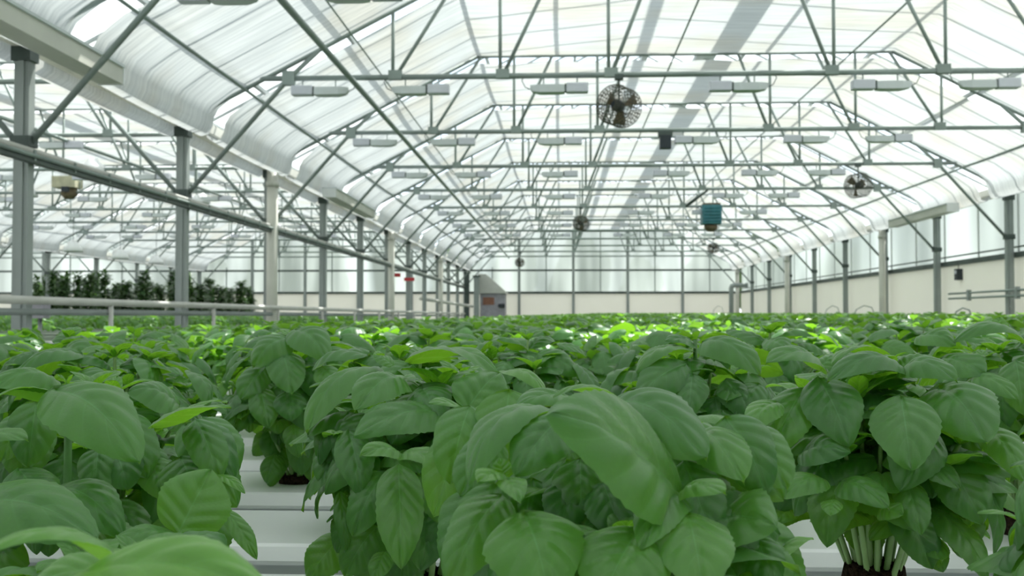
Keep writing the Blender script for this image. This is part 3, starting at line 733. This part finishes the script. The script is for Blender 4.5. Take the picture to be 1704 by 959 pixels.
def plug_mb(seed, h=.035):
    r = random.Random(seed); m = MB(); n_ = 20; V = []; prof = [(.0, -.035), (.024, -.035), (.029, -.01), (.030, h * .6), (.028, h * .92), (.020, h), (0, h)]
    for i, (q, z) in enumerate(prof):
        for k in range(n_):
            a = 2 * math.pi * k / n_; w_ = q * (1 + r.uniform(-.09, .09)); V.append((w_ * math.cos(a), w_ * math.sin(a), z + (r.uniform(-.004, .004) if i > 2 else 0)))
    m.add(V, [(i * n_ + k, i * n_ + (k + 1) % n_, (i + 1) * n_ + (k + 1) % n_, (i + 1) * n_ + k) for i in range(len(prof) - 1) for k in range(n_)])
    return m

# ------------------------------------------------------------------ front plants, leaf by leaf
FWD = Vector((0, 1, 0))
def photo_leaf(mb, base, bx_, by_, tx_, ty_, wpx, Yb, Yt, face=.85, seed=0, tint=0.1, bulge=.13, cup=.35, fold=0, twist=0):
    """big leaf with its real distance Yb..Yt; mb in coordinates relative to base"""
    A, B = at(bx_, by_, Yb), at(tx_, ty_, Yt); d = (B - A); Ln = d.length; dn = d.normalized()
    tocam = (EYE - (A + B) / 2).normalized(); n_ = tocam * face + Vector((0, 0, 1)) * 1.0
    n_ = (n_ - dn * n_.dot(dn)).normalized(); s = n_.cross(dn)
    sc = s - tocam * s.dot(tocam); vis = max(.42, sc.length); Wd = min(1.06 * wpx * (Yb + Yt) / 2 / F / vis, Ln * 1.05)
    put_leaf(mb, A - base, dn, n_, Ln, Wd, 0, seed, bulge, cup, fold, tint, twist)
HERO = {
 'A': (1, .04, 'largest basil plant in the centre foreground, broad leaves close to the camera', [
  (1133,820,922,684,185,.60,.53,1.3,3,.02,.10,.25),(1008,672,1176,760,125,.66,.60,.9,5,.1,.20,.4),(945,690,858,790,92,.62,.58,1.0,8,.05,.15,.4),
  (925,688,778,800,85,.66,.58,-.15,9,.2,.22,.3),(955,668,858,676,48,.72,.68,.55,2,.1,.15,.3),(1033,674,920,656,30,.72,.66,-.3,4,.6,.12,.3),
  (1160,722,1238,800,95,.66,.60,1.0,6,.65,.18,.35),(1143,706,1274,748,40,.72,.64,.1,7,.6,.14,.3),(1129,828,1206,818,62,.60,.56,.8,12,.6,.14,.2),
  (1126,826,1066,914,78,.60,.54,1.1,13,.6,.15,.2),(1143,856,1172,990,125,.58,.52,1.2,14,.45,.15,.3),(1175,864,1288,872,118,.64,.60,1.2,15,.45,.15,.3),
  (942,765,968,930,118,.66,.62,1.2,16,.2,.1,.3),(872,850,915,1000,152,.56,.52,1.2,17,.5,.16,.35),(835,822,745,975,95,.62,.58,1.1,18,.3,.15,.35),
  (838,796,795,800,48,.58,.55,.8,19,.5,.12,.1),(840,800,866,834,48,.58,.54,.9,20,.5,.12,.1),(838,795,830,762,36,.58,.58,.9,21,.6,.1,.1),
  (1062,880,1000,1010,145,.56,.52,1.2,22,.35,.15,.35),(1255,890,1292,985,60,.62,.6,.9,23,.2,.15,.3),(1000,855,982,908,36,.62,.60,.9,24,.1,.1,.2),
  (1243,752,1273,832,52,.68,.66,.8,25,.3,.15,.3),(1020,700,1105,850,150,.72,.70,1.0,26,.0,.1,.3),(790,700,720,860,90,.74,.72,1.0,27,.0,.15,.3),
  (1200,780,1215,880,90,.70,.68,1.0,28,.1,.15,.3),(900,880,820,985,95,.6,.58,1.0,29,.0,.15,.3),(1110,700,1200,760,70,.74,.70,.6,31,.2,.15,.3),(1000,800,1035,900,85,.63,.60,1.1,33,.0,.15,.3),(960,790,930,890,80,.64,.61,1.1,34,.0,.15,.3),(925,700,975,800,105,.70,.68,1.1,36,.0,.12,.3),(1000,750,950,830,80,.70,.68,1.1,37,.0,.12,.3),(1090,830,1030,900,70,.63,.60,1.1,35,.0,.15,.3)]),
 'B': (2, -.135, 'tall basil plant left of the centre one, star-shaped leaf pairs and long arching leaf', [
  (630,612,508,716,58,1.0,.93,.1,31,.35,.2,.3),(668,634,590,682,72,.95,.88,.9,32,.3,.2,.3),(735,692,590,724,72,.92,.85,.8,33,.1,.16,.35),
  (680,604,828,616,48,.98,.95,-.1,34,.45,.2,.2),(656,608,622,592,18,.98,.98,.4,35,.4,.1,.2),(775,682,832,618,88,.90,.93,1.6,36,.2,.1,.3),
  (668,757,600,756,40,.84,.80,.9,37,.4,.14,.1),(669,757,731,776,42,.84,.80,.9,38,.4,.14,.1),(663,772,668,946,78,.86,.80,1.3,39,.25,.12,.3),
  (775,704,748,812,84,.86,.80,1.2,40,.15,.14,.3),(580,715,602,826,60,.92,.88,1.2,41,.1,.14,.3),(566,818,577,924,28,.94,.92,1.0,42,.1,.15,.3),
  (640,784,586,892,66,.90,.87,1.2,43,.0,.14,.3),(702,784,750,880,64,.90,.86,1.2,44,.0,.14,.3),(642,918,622,965,38,.90,.88,1.0,45,.1,.1,.3),
  (776,688,714,670,28,.84,.80,.7,46,.4,.1,.1),(778,688,843,682,30,.84,.80,.7,47,.4,.1,.1),(782,800,748,838,32,.84,.82,.6,48,.9,.1,.2),
  (838,618,906,652,42,.98,.94,-.1,49,.6,.15,.2),(565,735,533,806,54,.97,.94,1.0,50,.1,.15,.3),(610,700,560,770,60,.98,.95,1.0,51,.0,.15,.3),
  (700,660,650,740,70,.95,.93,1.0,52,.0,.15,.3),(720,850,700,950,70,.92,.90,1.1,53,.0,.15,.3),(600,850,560,920,60,.97,.95,1.1,54,.0,.15,.3),
  (700,640,760,700,60,.98,.95,.8,55,.4,.15,.3),(660,630,700,660,40,1.0,.97,.0,56,.8,.1,.2)]),
 'C': (2, -.46, 'basil plant at the left edge, large matte leaves on a thick upright stem', [
  (90,645,232,766,120,.82,.76,1.0,61,.25,.14,.3),(98,638,-14,642,58,.86,.80,.6,62,.2,.18,.4),(98,668,-10,660,34,.84,.78,-.5,63,.6,.15,.3),
  (252,712,384,674,44,.84,.82,-.1,64,.7,.08,.2),(296,890,352,780,118,.74,.76,1.8,65,.55,.08,.3),(88,812,205,888,88,.80,.76,1.0,66,.0,.2,.4),
  (-65,835,160,890,130,.72,.68,.9,67,.1,.12,.3),(296,892,186,906,48,.74,.70,.7,68,.4,.15,.3),(-35,748,45,730,50,.78,.74,1.0,69,.3,.15,.3),
  (325,698,365,800,64,.86,.84,1.1,70,.0,.15,.3),(374,850,428,930,32,.82,.80,1.0,71,.35,.1,.2),(358,790,408,820,20,.84,.82,.3,72,.7,.1,.2),
  (300,672,214,650,52,.95,.92,.6,73,.1,.18,.3),(190,745,212,815,76,.88,.86,1.1,74,.0,.15,.3),(300,760,330,850,80,.86,.84,1.0,75,.0,.15,.3),
  (60,700,30,800,80,.90,.88,1.0,76,.0,.15,.3),(140,860,210,950,90,.80,.76,1.0,77,.0,.15,.3),(30,780,80,860,80,.86,.84,1.0,78,.0,.15,.3),
  (250,760,270,830,60,.9,.88,1.0,79,.2,.15,.3),(350,850,330,960,80,.84,.82,1.1,80,.0,.15,.3),(112,640,122,622,10,.84,.83,.8,81,.8,.1,.2),(110,640,100,624,9,.84,.83,.8,82,.8,.1,.2),
  (180,920,260,1000,90,.76,.72,1.0,83,.1,.15,.3)]),
 'D': (2, .30, 'bushy basil plant at the right with pale stems rising from a dark root plug', [
  (1362,627,1413,740,88,.94,.88,1.2,91,.05,.12,.3),(1499,658,1516,780,100,.90,.84,1.4,92,.3,.08,.25),(1562,642,1642,734,112,.94,.86,1.1,93,.15,.14,.3),
  (1502,617,1377,632,52,.95,.90,.7,94,.0,.2,.3),(1366,616,1276,602,52,.95,.90,.6,95,.1,.2,.3),(1478,603,1384,602,42,1.0,.96,-.25,96,.6,.2,.2),
  (1338,646,1280,760,74,.94,.90,1.2,97,.05,.12,.3),(1330,756,1414,752,56,.92,.88,1.0,98,.0,.18,.3),(1372,798,1303,828,50,.90,.86,1.0,99,.0,.16,.3),
  (1397,802,1478,844,54,.90,.85,1.0,100,.1,.16,.3),(1506,800,1534,890,52,.90,.86,1.3,101,.05,.14,.3),(1568,764,1636,872,78,.92,.88,1.2,102,.05,.16,.3),
  (1537,752,1552,828,58,.94,.91,1.2,103,.0,.12,.3),(1428,792,1504,754,66,.96,.94,1.1,104,.0,.1,.3),(1640,712,1708,802,54,.92,.86,1.1,105,.25,.16,.3),
  (1499,616,1592,632,56,.96,.90,.7,106,.2,.2,.3),(1385,832,1382,858,34,.88,.86,1.3,107,.3,.1,.2),(1464,848,1502,856,38,.88,.86,1.2,108,.3,.1,.2),
  (1545,906,1570,952,38,.92,.90,1.1,109,.0,.12,.3),(1550,912,1515,922,24,.92,.90,.9,110,.1,.12,.3),(1292,668,1243,718,50,.92,.88,.8,111,.3,.14,.3),
  (1420,650,1440,740,80,1.0,.98,1.0,112,.0,.12,.3),(1580,700,1600,790,80,1.0,.98,1.0,113,.0,.12,.3),(1440,740,1400,800,60,1.0,.98,1.0,114,.0,.12,.3),
  (1320,840,1290,870,40,.98,.96,1.0,115,.0,.12,.3),(1560,840,1600,890,60,.98,.96,1.0,116,.0,.12,.3),(1300,700,1310,790,60,1.0,.98,1.0,117,.0,.1,.3),
  (1502,612,1550,592,36,.99,1.0,.4,118,.4,.15,.2),(1366,612,1400,590,30,.99,1.0,.4,119,.4,.15,.2),(1510,640,1570,690,50,1.0,.97,-.2,120,.8,.15,.2)]),
 'E': (1, -.29, 'basil plant at the bottom left corner, blurred leaves nearest the camera', [
  (205,938,-25,915,62,.42,.37,-.0,121,.4,.18,.3),(90,985,470,1000,150,.40,.37,.7,122,.5,.17,.35),(205,945,30,990,70,.44,.42,.6,123,.2,.15,.3),
  (230,960,330,1040,110,.46,.44,1.0,124,.1,.15,.3)]),
 'F': (4, -.445, 'basil plant standing free beside the white channels, left of the tall one', [
  (480,560,420,610,50,1.62,1.58,.8,131,.1,.18,.3),(470,585,486,655,62,1.60,1.56,1.3,132,.0,.12,.3),(440,610,400,665,48,1.62,1.58,1.1,133,.0,.12,.3),
  (432,645,448,712,48,1.60,1.57,1.3,134,.0,.12,.3),(480,650,485,700,50,1.60,1.57,1.3,135,.0,.12,.3),(490,548,545,600,60,1.64,1.58,.9,136,.1,.18,.3),
  (535,610,560,650,40,1.6,1.58,1.1,137,.2,.12,.3)]),
 'G': (3, .60, 'basil plant behind the bushy right one, bright young leaf standing up at its top', [
  (1525,562,1590,572,38,1.30,1.26,.7,141,.1,.2,.3),(1702,572,1588,566,38,1.32,1.26,.6,142,.1,.2,.3),(1661,553,1663,527,34,1.32,1.33,1.6,143,.9,.05,.2),
  (1612,630,1694,664,42,1.24,1.18,.7,144,.1,.18,.3),(1562,600,1640,622,60,1.28,1.22,1.0,145,.0,.15,.3),(1690,600,1704,690,60,1.24,1.2,1.1,146,.0,.12,.3)]),
 'H': (3, .18, 'basil plant behind the centre one, dark stem tip between two drooping leaves', [
  (1168,570,1266,622,54,1.30,1.24,.7,151,.1,.22,.35),(1156,573,1108,566,26,1.32,1.30,.4,152,.1,.15,.3),(1150,584,1058,618,44,1.32,1.27,-.1,153,.5,.2,.3),
  (1142,604,1060,664,66,1.28,1.24,1.1,154,.0,.15,.3),(1152,622,1146,692,54,1.26,1.22,1.3,155,.0,.1,.3),(1262,638,1226,694,48,1.28,1.25,1.0,156,.1,.12,.3),
  (1190,660,1200,730,60,1.28,1.26,1.1,157,.0,.12,.3)]),
}
FILL = {'A': [(790, 760, 1250, 1000, 26, .63, .69), (760, 720, 1230, 960, 14, .68, .74)], 'B': [(570, 700, 830, 980, 26, .93, 1.0)],
        'C': [(-40, 720, 340, 960, 26, .86, .95)], 'D': [(1290, 690, 1620, 830, 18, .97, 1.05), (1540, 760, 1640, 900, 6, .95, 1.0)], 'F': [(410, 600, 560, 740, 10, 1.68, 1.74), (440, 710, 560, 790, 12, 1.66, 1.73)]}
def stems_parts(t, sts, mname='stem'):
    for m in sts: m.build('stem', mname, t, smooth=True)
hero_pos = {}
for hk, (row, x, lab, leaves) in HERO.items():
    base = Vector((x, rowY(row), TOPZ)); t = empty('basil_plant', base, lab, 'plant', 'basil plants in the front rows'); hero_pos[(row, x)] = 1
    small = hk in 'FGH'
    Hh = {'A': .165, 'B': .225, 'C': .205, 'D': .225, 'E': .13, 'F': .24, 'G': .245, 'H': .235}[hk]
    fo, sts = clump(ord(hk), 0, Hh, .118 if not small else .128, {'A': 9, 'D': 24}.get(hk, 15), {'A': 14, 'B': 16, 'C': 14, 'D': 14, 'E': 10}.get(hk, 30), dens=.8)
    if hk == 'E': fo, sts = clump(5, 0, .125, .11, 8, 8, dens=.8)
    for q in leaves: photo_leaf(fo, base, *q[:7], face=q[7], seed=q[8], tint=q[9], bulge=q[10], cup=q[11])
    if hk in FILL:
        rf = random.Random(ord(hk) * 7)
        for (x0, y0, x1, y1, n_, Ya, Yb_) in FILL[hk]:
            for i in range(n_):
                px, py = rf.uniform(x0, x1), y0 + (y1 - y0) * (i + rf.random()) / n_; Yd = rf.uniform(Ya, Yb_); L = rf.uniform(.045, .066) * F / Yd
                sd_ = max(-1, min(1, (px - (x0 + x1) / 2) / (x1 - x0) * 2)); an = sd_ * .5 + rf.uniform(-.35, .35)
                photo_leaf(fo, base, px, py - L * .5, px + L * math.sin(an), py - L * .5 + L * math.cos(an), L * .66, Yd, Yd - .02, 1.2, i + 200, rf.uniform(0, .25), rf.uniform(.08, .16), .35)
    fo.build('foliage', 'leaf', t, smooth=True, uv=True)
    if hk == 'C': m = MB(); A_, B_ = at(112, 850, .84) - base, at(114, 640, .84) - base; m.tube([Vector((0, 0, .02)), A_, B_], [.0035, .0035, .003], 8); sts.append(m)
    if hk == 'H': m = MB(); m.tube([Vector((0, 0, .02)), at(1157, 640, 1.31) - base, at(1157, 566, 1.31) - base], [.003, .003, .0025], 8); sts.append(m)
    stems_parts(t, sts[:-1] if hk in 'CH' else sts)
    if hk in 'CH': sts[-1].build('stem', 'stem_green', t, smooth=True)
    plug_mb(ord(hk), {'D': .045, 'F': .012}.get(hk, .03)).build('root_plug', 'soil', t, smooth=True)

# ------------------------------------------------------------------ the rest of the basil
PROT = {}
def proto(lod, j):
    if (lod, j) not in PROT:
        par = {0: (15, 40), 1: (13, 34), 2: (11, 24)}[lod]
        fo, sts = clump(500 + lod * 20 + j, lod, .235, .145, *par)
        sm = MB()
        for s in sts:
            off = sm.n; sm.v += s.v; sm.uv += s.uv; sm.t += s.t; sm.f += [tuple(i + off for i in q) for q in s.f]; sm.n += s.n
        PROT[(lod, j)] = (fo.mesh('foliage', 'leaf' if lod < 2 else 'leaf_far', True, True), sm.mesh('stems', 'stem', True), plug_mb(j, .025).mesh('root_plug', 'soil', True))
    return PROT[(lod, j)]
rest = []; cand = []
def inview(x, y, mg=.35):
    px = VPX + x / max(y, .3) * F
    return -mg * F / y < px < 1704 + mg * F / y
for k, y, xs in GRID:
    for x in xs:
        if any(r_ == k and abs(xx - x) < .02 for (r_, xx) in hero_pos): continue
        cand.append((y, x, k))
near = [c for c in cand if inview(c[1], c[0])]; near.sort(); sel = set(near[:292 ])
def hscale(y, x=0):
    g = max(-1, min(1, (x + 1.5) / 3.0)) * .5 + .5
    return (.232 + .0034 * y * g + .03 * min(1, y / 6) * (g - .5) - .045 * max(0, min(1, (-1.2 - x) / 1.5)) * min(1, y / 5)) / .235
NEARL = {(-.6, 3): 'basil plant behind the left edge plant, its leaves overlapping beside the channel gap', (-.2, 3): 'basil plant directly behind the tall one left of the centre plant',
  (-.84, 4): 'basil plant farther behind the left edge plant, left of the one standing free', (-.07, 4): 'basil plant with drooping leaves between the tall left one and the dark stem tip',
  (.33, 4): 'basil plant between the one with the dark stem tip and the bushy right one', (.72, 4): 'basil plant at the right, behind the one with the bright upright leaf'}
for y, x, k in near[:292]:
    lod = 0 if y < 1.8 else (1 if y < 3.4 else 2); j = R.randint(0, 3)
    me, ms, mp = proto(lod, j); t = empty('basil_plant', (x, y, TOPZ)); s = hscale(y, x) * R.uniform(.93, 1.05)
    t.rotation_euler = (0, 0, R.uniform(0, 6.28)); t.scale = (s * R.uniform(.97, 1.08), s * R.uniform(.97, 1.08), s)
    tag(t, 'green basil plant in the dense rows behind the front plants', 'plant', 'basil plants in the dense rows')
    if y < 1.8: t['label'] = NEARL.get((round(x, 2), k), 'green basil plant standing just outside the edge of the photo')
    for nm, d_ in (('foliage', me), ('stems', ms), ('root_plug', mp)):
        if nm == 'root_plug' and y > 3.4: continue
        o = bpy.data.objects.new(nm, d_); COL.objects.link(o); o.parent = t
def fused(name, mname, plants, lodf, seed, lab, kind='stuff'):
    lib = {}
    for l in (2, 3):
        for j in range(5):
            fo, _ = clump(seed + 30 * l + j, l, .235, .15, 9 if l == 2 else 8, 14 if l == 2 else 9, stems=False, only_top=(l == 3))
            lib[(l, j)] = (np.vstack(fo.v), np.array(fo.f, dtype=np.int64), np.vstack(fo.uv), np.concatenate(fo.t))
    Vs, Fs, Uv, Ts = [], [], [], []; off = 0; r = random.Random(seed)
    for x, y, z, s in plants:
        v, f, uv, t_ = lib[(lodf(y), r.randint(0, 4))]; a = r.uniform(0, 6.28); c_, s_ = math.cos(a), math.sin(a)
        sc = s * r.uniform(.9, 1.08); Q = v @ np.array([[c_, s_, 0], [-s_, c_, 0], [0, 0, 1]]) * np.array([sc * 1.08, sc * 1.08, sc]) + np.array([x, y, z])
        Vs.append(Q); Fs.append(f + off); Uv.append(uv); Ts.append(np.clip(t_ + r.uniform(-.15, .25), 0, 1)); off += len(v)
    V = np.vstack(Vs); Fa = np.vstack(Fs); me = bpy.data.meshes.new(name)
    me.vertices.add(len(V)); me.vertices.foreach_set('co', V.ravel()); me.loops.add(Fa.size); me.loops.foreach_set('vertex_index', Fa.ravel().astype(np.int32))
    me.polygons.add(len(Fa)); me.polygons.foreach_set('loop_start', np.arange(0, Fa.size, 4, dtype=np.int32)); me.polygons.foreach_set('use_smooth', np.ones(len(Fa), bool))
    uvl = me.uv_layers.new(name='leaf'); uvl.data.foreach_set('uv', np.vstack(Uv)[Fa.ravel()].ravel())
    atb = me.attributes.new('tint', 'FLOAT', 'POINT'); atb.data.foreach_set('value', np.concatenate(Ts).astype(np.float32))
    me.update(calc_edges=True); me.validate(); me.materials.append(M[mname])
    o = bpy.data.objects.new(name, me); COL.objects.link(o); return tag(o, lab, 'plants', None, kind)
far = [(x, y, TOPZ, hscale(y, x)) for (y, x, k) in cand if (y, x, k) not in sel and y > .9 and inview(x, y, 2.0)]
fused('basil_rows', 'leaf_far', far, lambda y: 2 if y < 14 else 3, 900, 'green basil canopy filling the beds back to the end wall')
lf = [(-7.4 - i * .42 + R.uniform(-.05, .05), 6.3 + j * .42, TOPZ, 1.32) for i in range(24) for j in range(94) if (-7.4 - i * .42) / (6.3 + j * .42) > -.66 and not (30.5 < 6.3 + j * .42 < 36 and i > 3)]
fused('basil_rows', 'leaf_far', lf, lambda y: 3, 1500, 'basil canopy on the bench of the left house behind the low rail')

# tall leafy crop far back in the left house
def tall(seed, h):
    r = random.Random(seed); fo = MB(); st = MB()
    for s_ in range(3):
        bx0, by0 = r.uniform(-.15, .15), r.uniform(-.15, .15); st.tube([(bx0, by0, 0), (bx0 + r.uniform(-.1, .1), by0, h * .9)], .012, 4)
        for i in range(120):
            z = h * (.08 + .92 * i / 120); a = r.uniform(0, 6.28); L = r.uniform(.12, .26) * (1.1 - .4 * i / 120)
            d = Vector((math.cos(a), math.sin(a), r.uniform(-.4, .5)))
            put_leaf(fo, (bx0, by0, z), d, (0, 0, 1), L * 1.3, L * .5, 3, i, .1, .2, 0, r.uniform(0, .5))
    return fo.mesh('foliage', 'tall', True, True), st.mesh('stems', 'stem', True)
TL = [tall(s, 1.0) for s in range(4)]
for i in range(30):
    px = 46 + 365 * i / 29; Yd = 31 + 1.1 * (i * 2 % 5) + R.uniform(-.1, .1); p = at(px, 500, Yd); ht = (at(px, R.uniform(452, 476) + max(0, px - 300) * .10, Yd).z - TOPZ + .06)
    t = empty('tall_crop', (p.x, Yd, TOPZ - .06), 'tall dark leafy plant at the back of the left house', 'plant', 'tall leafy plants in the left house')
    me, ms = TL[i % 4]; t.scale = (1.1, 1.1, ht); t.rotation_euler = (0, 0, R.uniform(0, 6))
    for nm, d_ in (('foliage', me), ('stems', ms)):
        o = bpy.data.objects.new(nm, d_); COL.objects.link(o); o.parent = t
